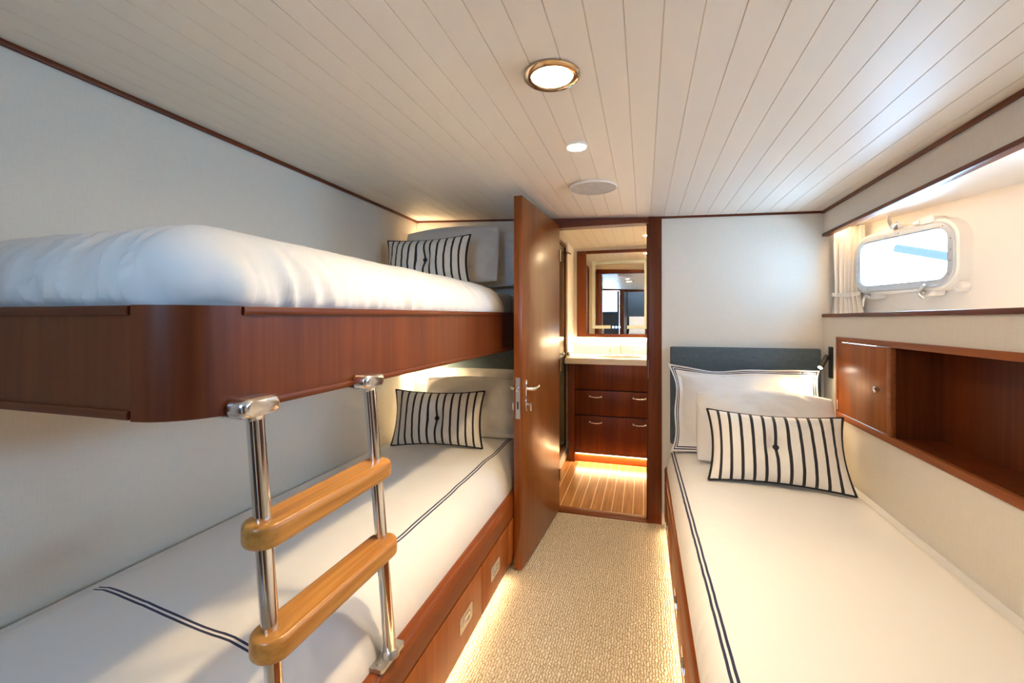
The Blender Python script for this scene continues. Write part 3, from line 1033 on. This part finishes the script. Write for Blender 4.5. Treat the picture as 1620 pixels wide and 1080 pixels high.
# ================================================================ reading lamps
def reading_lamp(label, plate, pivot, tip, power, axis, hidden=False):
    t = thing('reading_lamp', label, 'reading lamp', pivot, (0, 0, 0), 'bedside reading lamps')
    part('wall_plate', B().box(*plate, 0.002), BLACK, t)
    p, q = Vector(pivot), Vector(tip)
    dr = (q - p).normalized()
    b = B()
    b.tube([p - dr * 0.018, p - dr * 0.016, q, q + dr * 0.0005], [0.011, 0.0135, 0.0135, 0.0125], 20)
    hd = part('lamp_head', b, BRONZE, t)
    b = B()
    b.cyl(p, p + Vector(axis), 0.008, n=12)
    part('swivel', b, BLACK, t)
    b = B()
    b.lathe([(0.0105, 0.0007), (0.0105, 0.002), (0.0, 0.003)], q, dr, 20)
    part('lens', b, emitter('reading_glow', (1, 0.86, 0.66), 40.0), hd)
    d_ = bpy.data.lights.new('reading_spot', 'SPOT')
    d_.energy = power
    d_.color = (1.0, 0.72, 0.40)
    d_.spot_size = R(125)
    d_.spot_blend = 0.9
    d_.shadow_soft_size = 0.03
    l = bpy.data.objects.new('reading_spot', d_)
    COL.objects.link(l)
    l.parent = t
    l.location = (q + dr * 0.012) - p
    l.rotation_euler = dr.to_track_quat('-Z', 'Y').to_euler()
    return t
reading_lamp('small black and bronze reading lamp by the cabinet on the right wall', (1.000, 1.0109, 2.862, 2.905, 0.985, 1.160),
             (0.982, 2.885, 1.095), (0.945, 2.855, 1.045), 2.6, (0.02, 0, 0))
reading_lamp('reading lamp on the left wall behind the upper bunk front, lighting the lower pillows', (X_L + 0.001, X_L + 0.012, 2.70, 2.74, 0.99, 1.11),
             (X_L + 0.03, 2.72, 1.075), (X_L + 0.05, 2.755, 1.035), 12.0, (-0.02, 0, 0))
reading_lamp('reading lamp on the left wall behind the upper bunk pillow', (X_L + 0.001, X_L + 0.012, 2.87, 2.91, 1.69, 1.81),
             (X_L + 0.03, 2.89, 1.76), (X_L + 0.045, 2.915, 1.80), 1.0, (-0.02, 0, 0))

# ================================================================ ladder
ld = thing('ladder', 'two-step bunk ladder of steel tubes and teak treads', 'ladder', (-0.675, 0.88, 0.38))
LT, LF = (-0.735, 1.131), (-0.668, 0.392)
def rail_x(z):
    return LT[0] + (LF[0] - LT[0]) * (LT[1] - z) / (LT[1] - LF[1])
LY = (0.692, 1.072)
for y in LY:
    b = B()
    b.cyl((rail_x(1.135), y, 1.135), (rail_x(0.39), y, 0.39), 0.0165, n=28)
    rl = part('rail', b, STEEL, ld, label='polished steel tube')
    b = B()
    # hook plate cupping the bottom edge of the bunk front
    pr = rrect(-0.046, 0.046, 1.122, 1.160, 0.016, 6)
    b.rings([[(x, y + (u * sc), 1.141 + (z - 1.141) * sc) for u, z in pr] for x, sc in ((-0.7525, 1.0), (-0.724, 1.0), (-0.716, 0.93), (-0.712, 0.78))])
    b.lathe([(0.0195, 0.0), (0.0185, -0.006), (0.0168, -0.012)], (rail_x(1.13), y, 1.124), n=24)
    b.box(-0.795, -0.724, y - 0.040, y + 0.040, 1.1215, 1.1285, 0.003)
    part('hook_plate', b, CHROME, rl)
    b = B()
    b.prism(rrect(-0.702, -0.656, y - 0.058, y + 0.058, 0.010, 5), lambda p, a: (p[0], p[1], a), 0.379, 0.390)
    b.lathe([(0.024, 0.0), (0.021, 0.012), (0.0168, 0.018)], (rail_x(0.39), y, 0.389), n=24)
    for q in (-0.042, 0.042):
        b.lathe([(0.006, 0), (0.005, 0.003), (0, 0.0035)], (-0.679, y + q, 0.390), n=12)
    part('foot_plate', b, SATIN, rl)
for z in (0.898, 0.687):
    b = B()
    xc = rail_x(z) + 0.004
    rings = []
    pl = rrect(xc - 0.041, xc + 0.041, LY[0] - 0.040, LY[1] + 0.034, 0.040, 9, (24, 1, 24, 1))
    for off, dz in ((0.018, -0.0245), (0.009, -0.0240), (0.004, -0.0215), (0.001, -0.017), (0.0, -0.011), (0.0, 0.011), (0.001, 0.017), (0.004, 0.0215), (0.009, 0.0240), (0.018, 0.0245)):
        q = rrect(xc - 0.041 + off, xc + 0.041 - off, LY[0] - 0.040 + off, LY[1] + 0.034 - off, 0.040 - off, 9, (24, 1, 24, 1))
        rings.append([(px, py, z + dz) for px, py in q])
    b.rings(rings)
    part('tread', b, TEAK, ld, label='oiled teak tread with rounded ends', angle=60)

# ================================================================ cabin door, open against the bunks
dr = struct_root('door_1', (-0.56, 3.0, 0))
Hp, Np = Vector((-0.552, 3.0, 0)), Vector((-0.604, 2.217, 0))
du = (Np - Hp).normalized()
dn = Vector((du.y, -du.x, 0))
if dn.x > 0:
    dn = -dn                                # towards the bunks
DL, DT = (Np - Hp).length, 0.046
def DP(a, t, z):
    v = Hp + du * a + dn * t
    return Vector((v.x, v.y, z))
def dbox(b, a0, a1, t0, t1, z0, z1, bev=0.0):
    q = B().box(a0, a1, t0, t1, z0, z1, bev)
    M = Matrix((( du.x, dn.x, 0, Hp.x), (du.y, dn.y, 0, Hp.y), (0, 0, 1, 0), (0, 0, 0, 1)))
    bmesh.ops.transform(q.bm, matrix=M, verts=q.bm.verts)
    me = bpy.data.meshes.new('tmp')
    q.bm.to_mesh(me)
    q.bm.free()
    b.bm.from_mesh(me)
    bpy.data.meshes.remove(me)
b = B()
dbox(b, 0.0, DL, 0.0, DT, 0.012, 1.958, 0.0015)
leaf = part('door_leaf', b, wood('mahogany_door', (0.13, 0.029, 0.004), (0.25, 0.068, 0.009), 'Z', 0.34, 0.3), dr)
b = B()
dbox(b, DL + 0.0002, DL + 0.002, 0.011, 0.035, 0.795, 1.010)
lp = part('lock_plate', b, SATIN, leaf)
b = B()
dbox(b, DL + 0.002, DL + 0.012, 0.014, 0.032, 0.937, 0.963, 0.002)
part('latch', b, CHROME, lp)
b = B()
dbox(b, DL + 0.0021, DL + 0.0026, 0.019, 0.027, 0.845, 0.885)
part('bolt_slot', b, DARK, lp)
for side, sg in ((0.0, -1), (DT, 1)):
    a0 = DL - 0.062
    b = B()
    def AX(a, h, z):
        return DP(a, side + sg * h, z)
    ov = [(0.013 * math.cos(2 * PI * i / 24), 0.048 * math.sin(2 * PI * i / 24)) for i in range(24)]
    b.rings([[AX(a0 + u * s_, h, 0.945 + v * s_) for u, v in ov] for s_, h in ((1, 0.0), (1, 0.004), (0.8, 0.007))])
    b.tube([AX(a0, 0.004, 0.945), AX(a0, 0.034, 0.945), AX(a0 - 0.008, 0.042, 0.945), AX(a0 - 0.05, 0.045, 0.944), AX(a0 - 0.095, 0.042, 0.948), AX(a0 - 0.108, 0.036, 0.954)],
           [0.010, 0.009, 0.0095, 0.0085, 0.0075, 0.005], 14)
    part('lever_handle', b, CHROME, dr)
    b = B()
    b.rings([[AX(a0 + u * 0.8 * s_, h, 0.862 + v * 0.72 * s_) for u, v in ov] for s_, h in ((1, 0.0), (1, 0.004), (0.8, 0.006))])
    b.tube([AX(a0, 0.004, 0.862), AX(a0, 0.022, 0.862)], 0.006, 12)
    b.tube([AX(a0, 0.024, 0.868), AX(a0, 0.026, 0.862), AX(a0 - 0.002, 0.026, 0.828)], [0.006, 0.0065, 0.0055], 12)
    part('thumb_turn', b, CHROME, dr)
b = B()
for z in (0.25, 1.0, 1.75):
    b.cyl(DP(0.002, -0.006, z - 0.04), DP(0.002, -0.006, z + 0.04), 0.006, n=12)
part('hinge', b, BRASSY, dr)
t = thing('door_stop', 'tiny brass door stop on the carpet at the foot of the open door', 'door stop', (-0.640, 2.235, 0.0))
b = B()
b.lathe([(0.010, 0.0), (0.010, 0.003), (0.005, 0.006), (0.004, 0.018)], (-0.640, 2.235, 0.0005), n=16)
part('post', b, BRASSY, t)
b = B()
b.lathe([(0.004, 0.018), (0.008, 0.020), (0.008, 0.028), (0.003, 0.031)], (-0.640, 2.235, 0.0005), n=16)
part('buffer', b, simple('brass_cap', (0.7, 0.5, 0.25), 0.2, 1.0), t)

# ================================================================ built-in cabinet with open shelf, right wall
cb = thing('wall_cabinet', 'mahogany cabinet with a small door and open shelf set into the right wall', 'cabinet', (X_R, 1.8, CZ0))
fx0, fx1 = X_R - 0.008, X_R + 0.012
b = B()
b.box(fx0, fx1, CY0, CY1, CZ1 - 0.026, CZ1, 0.002)
b.box(fx0, fx1, CY0, CY1, CZ0, CZ0 + 0.030, 0.002)
b.box(fx0, fx1, CY1 - 0.022, CY1, CZ0 + 0.0301, CZ1 - 0.0261, 0.002)
b.box(fx0, fx1, CY0, CY0 + 0.03, CZ0 + 0.0301, CZ1 - 0.0261, 0.002)
b.box(fx0, fx1, 2.252, 2.285, CZ0 + 0.0301, CZ1 - 0.0261, 0.002)
part('face_frame', b, CAB_Y, cb)
b = B()
bx = X_R + 0.172
b.box(X_R + 0.012, bx, CY0 + 0.012, CY1 - 0.012, CZ0 + 0.012, CZ0 + 0.026)
b.box(X_R + 0.012, bx, CY0 + 0.012, CY1 - 0.012, CZ1 - 0.024, CZ1 - 0.012)
b.box(X_R + 0.012, bx, 2.256, 2.270, CZ0 + 0.026, CZ1 - 0.024)
b.box(X_R + 0.012, bx, CY0 + 0.012, CY0 + 0.026, CZ0 + 0.026, CZ1 - 0.024)
b.box(bx, bx + 0.012, CY0 + 0.012, CY1 - 0.012, CZ0 + 0.012, CZ1 - 0.012)
part('shelf_box', b, MAH_Z, cb)  # darker mahogany than the frame, recess shade put into the colour
b = B()
b.box(X_R - 0.006, X_R + 0.012, 2.2885, CY1 - 0.0255, CZ0 + 0.0335, CZ1 - 0.0295, 0.002)
dd = part('cabinet_door', b, CAB_Z, cb)
b = B()
b.lathe([(0.0075, 0.0), (0.0065, 0.010), (0.012, 0.014), (0.0155, 0.020), (0.0145, 0.026), (0.009, 0.029), (0.0, 0.030)], (X_R - 0.006, 2.333, 1.003), (-1, 0, 0), 24)
part('knob', b, STEEL, dd)
for z in (0.855, 1.135):
    b = B()
    b.cyl((X_R - 0.008, CY1 - 0.0238, z - 0.026), (X_R - 0.008, CY1 - 0.0238, z + 0.026), 0.0032, n=10)
    part('hinge', b, STEEL, dd)

# ================================================================ bathroom beyond the doorway
BX0, BX1, BY1, BZ = -0.70, 0.25, 4.62, 2.055
struct('floor_bathroom', B().box(-1.55, 0.3, 3.0701, 4.7, -0.05, 0.0), TEAK_SOLE)
struct('ceiling_bathroom', B().box(-1.55, 0.3, 3.0701, 4.7, BZ, BZ + 0.05), BATH_CEIL)
struct('wall_bathroom_back', B().box(-1.55, 0.3, BY1, 4.7, 0.0, BZ), WHITE_PAINT)
struct('wall_bathroom_right', B().box(BX1, 0.3, 3.0701, BY1, 0.0, BZ), WHITE_PAINT)
struct('wall_bathroom_left', B().box(-0.755, BX0, 4.235, BY1, 0.0, BZ), WHITE_PAINT)
struct('wall_shower', B().box(-1.55, -1.5, 3.0701, BY1, 0.0, BZ), WHITE_PAINT)
struct('trim_11', B().box(-0.755, BX0, 3.0701, 4.234, 0.0, 0.085), WHITE_PAINT)

sd = thing('shower_door', 'clear glass shower door with a mahogany frame beside the vanity', 'shower door', (-0.72, 3.7, 0.085))
b = B()
b.box(-0.735, -0.712, 3.09, 4.23, 0.0855, 0.125, 0.002)
b.box(-0.735, -0.712, 3.09, 4.23, 2.0, 2.03, 0.002)
b.box(-0.735, -0.712, 4.205, 4.23, 0.125, 2.0, 0.002)
b.box(-0.735, -0.712, 3.09, 3.115, 0.125, 2.0, 0.002)
part('frame', b, MAH_Y, sd)
part('glass_panel', B().box(-0.727, -0.721, 3.117, 4.203, 0.127, 1.998), SHOWER_GLASS, sd, False)
b = B()
b.lathe([(0.018, 0.0), (0.018, 0.006), (0.010, 0.010), (0.010, 0.03), (0.022, 0.034), (0.026, 0.05), (0.020, 0.062), (0.0, 0.064)], (-0.7205, 4.13, 0.985), (1, 0, 0), 24)
part('knob', b, STEEL, sd)
b = B()
b.box(-0.7115, -0.700, 4.17, 4.20, 1.93, 1.965, 0.002)
b.tube([(-0.706, 4.185, 1.955), (-0.695, 4.23, 1.957), (-0.685, 4.32, 1.957)], 0.006, 8)
part('hinge', b, BRONZE, sd)

# vanity
vn = thing('vanity_cabinet', 'mahogany bathroom vanity with wide drawers under a white counter', 'cabinet', (-0.22, 4.3, 0.0))
VY = 4.092
b = B()
b.box(-0.66, 0.248, VY + 0.018, BY1 - 0.002, 0.088, 0.904)
part('carcass', b, DARK, vn, False)
part('end_stile', B().box(-0.668, -0.611, VY, VY + 0.0179, 0.0, 0.904, 0.001), MAH_Z, vn)
part('fascia', B().box(-0.607, 0.248, VY, VY + 0.0179, 0.674, 0.904, 0.001), MAH_Z, vn)
part('toe_kick', B().box(-0.611, 0.248, VY + 0.025, VY + 0.045, 0.0, 0.0879), MAH_X, vn)
for z0, z1, hz in ((0.441, 0.664, 0.612), (0.090, 0.431, 0.378)):
    dw = part('drawer', B().box(-0.607, 0.156, VY, VY + 0.0179, z0, z1, 0.0015), MAH_Z, vn)
    for hx in (-0.419, -0.035):
        b = B()
        for s_ in (-0.052, 0.052):
            b.lathe([(0.011, 0.0), (0.010, 0.006), (0.006, 0.010), (0.007, 0.018), (0.0, 0.020)], (hx + s_, VY, hz), (0, -1, 0), 16)
        b.tube([(hx - 0.052, VY - 0.016, hz), (hx - 0.03, VY - 0.024, hz - 0.004), (hx, VY - 0.026, hz - 0.006), (hx + 0.03, VY - 0.024, hz - 0.004), (hx + 0.052, VY - 0.016, hz)], 0.0058, 10)
        part('handle', b, STEEL, dw)
ctp = thing('countertop', 'white stone counter with an oval basin on the bathroom vanity', 'countertop', (-0.22, 4.33, 0.905))
b = B()
ov = [(-0.215 + 0.215 * math.cos(2 * PI * i / 48), 4.335 + 0.145 * math.sin(2 * PI * i / 48)) for i in range(48)]
rc_ = [(-0.699, VY - 0.02), (0.248, VY - 0.02), (0.248, BY1 - 0.002), (-0.699, BY1 - 0.002)]
vs1 = [b.bm.verts.new((p[0], p[1], 0.958)) for p in rc_]
vs2 = [b.bm.verts.new((p[0], p[1], 0.958)) for p in ov]
ed = [b.bm.edges.new((v[i], v[(i + 1) % len(v)])) for v in (vs1, vs2) for i in range(len(v))]
bmesh.ops.triangle_fill(b.bm, edges=ed, use_beauty=True)
ex = bmesh.ops.extrude_face_region(b.bm, geom=list(b.bm.faces))
bmesh.ops.translate(b.bm, vec=(0, 0, -0.052), verts=[v for v in ex['geom'] if isinstance(v, bmesh.types.BMVert)])
part('slab', b, STONE, ctp, angle=30)
b = B()
b.rings([[(-0.215 + 0.216 * s_ * math.cos(2 * PI * i / 48), 4.335 + 0.146 * s_ * math.sin(2 * PI * i / 48), z) for i in range(48)]
         for s_, z in ((1.0, 0.955), (0.98, 0.93), (0.9, 0.88), (0.7, 0.845), (0.3, 0.832))], True, False, True)
part('basin', b, CERAMIC, ctp)
part('backsplash', B().box(-0.699, 0.248, BY1 - 0.022, BY1 - 0.002, 0.9581, 1.10, 0.002), STONE, ctp)
fa = thing('faucet', 'chrome faucet with a spout and two lever handles on the white counter', 'faucet', (-0.215, 4.50, 0.958))
b = B()
b.lathe([(0.022, 0.0), (0.022, 0.006), (0.013, 0.012), (0.012, 0.06)], (-0.215, 4.52, 0.9585), n=20)
b.tube([(-0.215, 4.52, 1.01), (-0.215, 4.515, 1.055), (-0.215, 4.49, 1.075), (-0.215, 4.44, 1.07), (-0.215, 4.425, 1.05)], [0.012, 0.0115, 0.011, 0.010, 0.010], 14)
part('spout', b, CHROME, fa)
for s_ in (-1, 1):
    b = B()
    hx = -0.215 + s_ * 0.11
    b.lathe([(0.021, 0.0), (0.020, 0.008), (0.011, 0.016), (0.013, 0.035), (0.008, 0.055), (0.0, 0.056)], (hx, 4.52, 0.9585), n=20)
    b.tube([(hx - s_ * 0.03, 4.52, 1.013), (hx, 4.52, 1.014), (hx + s_ * 0.075, 4.51, 1.012)], [0.004, 0.006, 0.004], 10)
    part('lever_handle', b, CHROME, fa)
# soap dispenser-like dark box on the right of the counter is a small wall outlet
wo = thing('wall_outlet', 'small grey wall outlet plate at the right end of the bathroom counter', 'outlet', (0.09, BY1 - 0.03, 1.0))
part('plate', B().box(0.052, 0.085, BY1 - 0.034, BY1 - 0.0225, 0.99, 1.10, 0.003), simple('grey_plate', (0.22, 0.19, 0.14), 0.4), wo)

# mirror
mr = thing('mirror', 'mahogany-framed bathroom mirror with a frosted light band', 'mirror', (-0.2, BY1, 1.13))
MY = BY1 - 0.03
b = B()
b.box(-0.662, -0.567, MY, BY1 - 0.001, 1.135, 2.020, 0.002)
b.box(0.16, 0.245, MY, BY1 - 0.001, 1.135, 2.020, 0.002)
b.box(-0.5669, 0.1599, MY, BY1 - 0.001, 1.990, 2.020, 0.002)
b.box(-0.5669, 0.1599, MY, BY1 - 0.001, 1.135, 1.168, 0.002)
part('frame', b, MAH_Z, mr)
part('mirror_glass', B().box(-0.567, 0.160, MY + 0.012, MY + 0.016, 1.168, 1.990), MIRROR, mr, False)
b = B()
gx0, gx1, gz0, gz1, bw = -0.505, 0.040, 1.222, 1.912, 0.032
yf = MY + 0.0112
b.box(gx0, gx0 + bw, yf, yf + 0.0006, gz0, gz1)
b.box(gx1 - bw, gx1, yf, yf + 0.0006, gz0, gz1)
b.box(gx0 + bw, gx1 - bw, yf, yf + 0.0006, gz1 - bw, gz1)
b.box(gx0 + bw, -0.32, yf, yf + 0.0006, gz0, gz0 + bw)
b.box(-0.16, gx1 - bw, yf, yf + 0.0006, gz0, gz0 + bw)
part('frosted_band', b, FROST, mr, False)
b = B()
for q in (-0.295, -0.265, -0.235):
    b.box(q - 0.008, q + 0.008, yf - 0.0004, yf, 1.228, 1.246)
part('touch_icon', b, ICON, mr, False)
strip('warm light strip under the bathroom mirror', -0.66, 0.24, MY + 0.004, MY + 0.018, 1.122, 1.132, E_MIRROR, LAMP)
strip('warm light strip under the vanity drawers', -0.60, 0.24, VY + 0.004, VY + 0.014, 0.078, 0.087, E_KICK, (1.0, 0.66, 0.32))

# ================================================================ the aft side, seen only in the bathroom mirror
b = B()
b.box(-1.68, -1.20, Y_B - 0.06, Y_B, -0.05, 2.08)
b.box(-0.52, -0.42, Y_B - 0.06, Y_B, -0.05, 2.08)
b.box(-1.20, -0.52, Y_B - 0.06, Y_B, 1.97, 2.08)
b.box(-0.42, 0.20, Y_B - 0.06, Y_B, 1.94, 2.08)
b.box(0.20, 2.5, Y_B - 0.06, Y_B, -0.05, 2.0)
struct('wall_rear', b, MAH_Z)
d2 = struct_root('door_2', (-0.86, Y_B, 0))
b = B()
b.box(-1.195, -0.525, Y_B - 0.05, Y_B - 0.01, 0.0, 1.50)
b.box(-1.195, -1.15, Y_B - 0.05, Y_B - 0.01, 1.5001, 1.965)
b.box(-0.57, -0.525, Y_B - 0.05, Y_B - 0.01, 1.5001, 1.965)
part('door_leaf', b, NAVY_T, d2, False)
part('window_pane', B().box(-1.1499, -0.5701, Y_B - 0.034, Y_B - 0.028, 1.5001, 1.964), glass('tinted_glass', (0.75, 0.75, 0.75)), d2, False)
b = B()
b.box(-0.46, -0.42, -3.6, Y_B - 0.06, 0.0, 2.6)
b.box(0.20, 0.24, -3.6, Y_B - 0.06, 0.0, 2.6)
b.box(-0.46, 0.24, -3.64, -3.6, 0.0, 2.6)
b.box(-0.46, 0.24, -3.6, Y_B - 0.06, 2.6, 2.64)
struct('wall_corridor', b, NAVY_T)
b = B()
b.box(-0.42, 0.20, -3.6, Y_B - 0.06, -0.05, 0.0)
for i in range(7):
    b.box(-0.36, 0.14, -3.6, -1.45 - 0.24 * i, 0.0005 + 0.2 * i, 0.2 * (i + 1))
struct('floor_corridor', b, CREAM)
downlight('recessed_downlight', 'round downlight added to brighten the corridor steps', (-0.1, -2.0, 2.599), 0.08, 0.07, 160, 'recessed ceiling downlights', BRASSY)  # no known lamp here, added to light the corridor
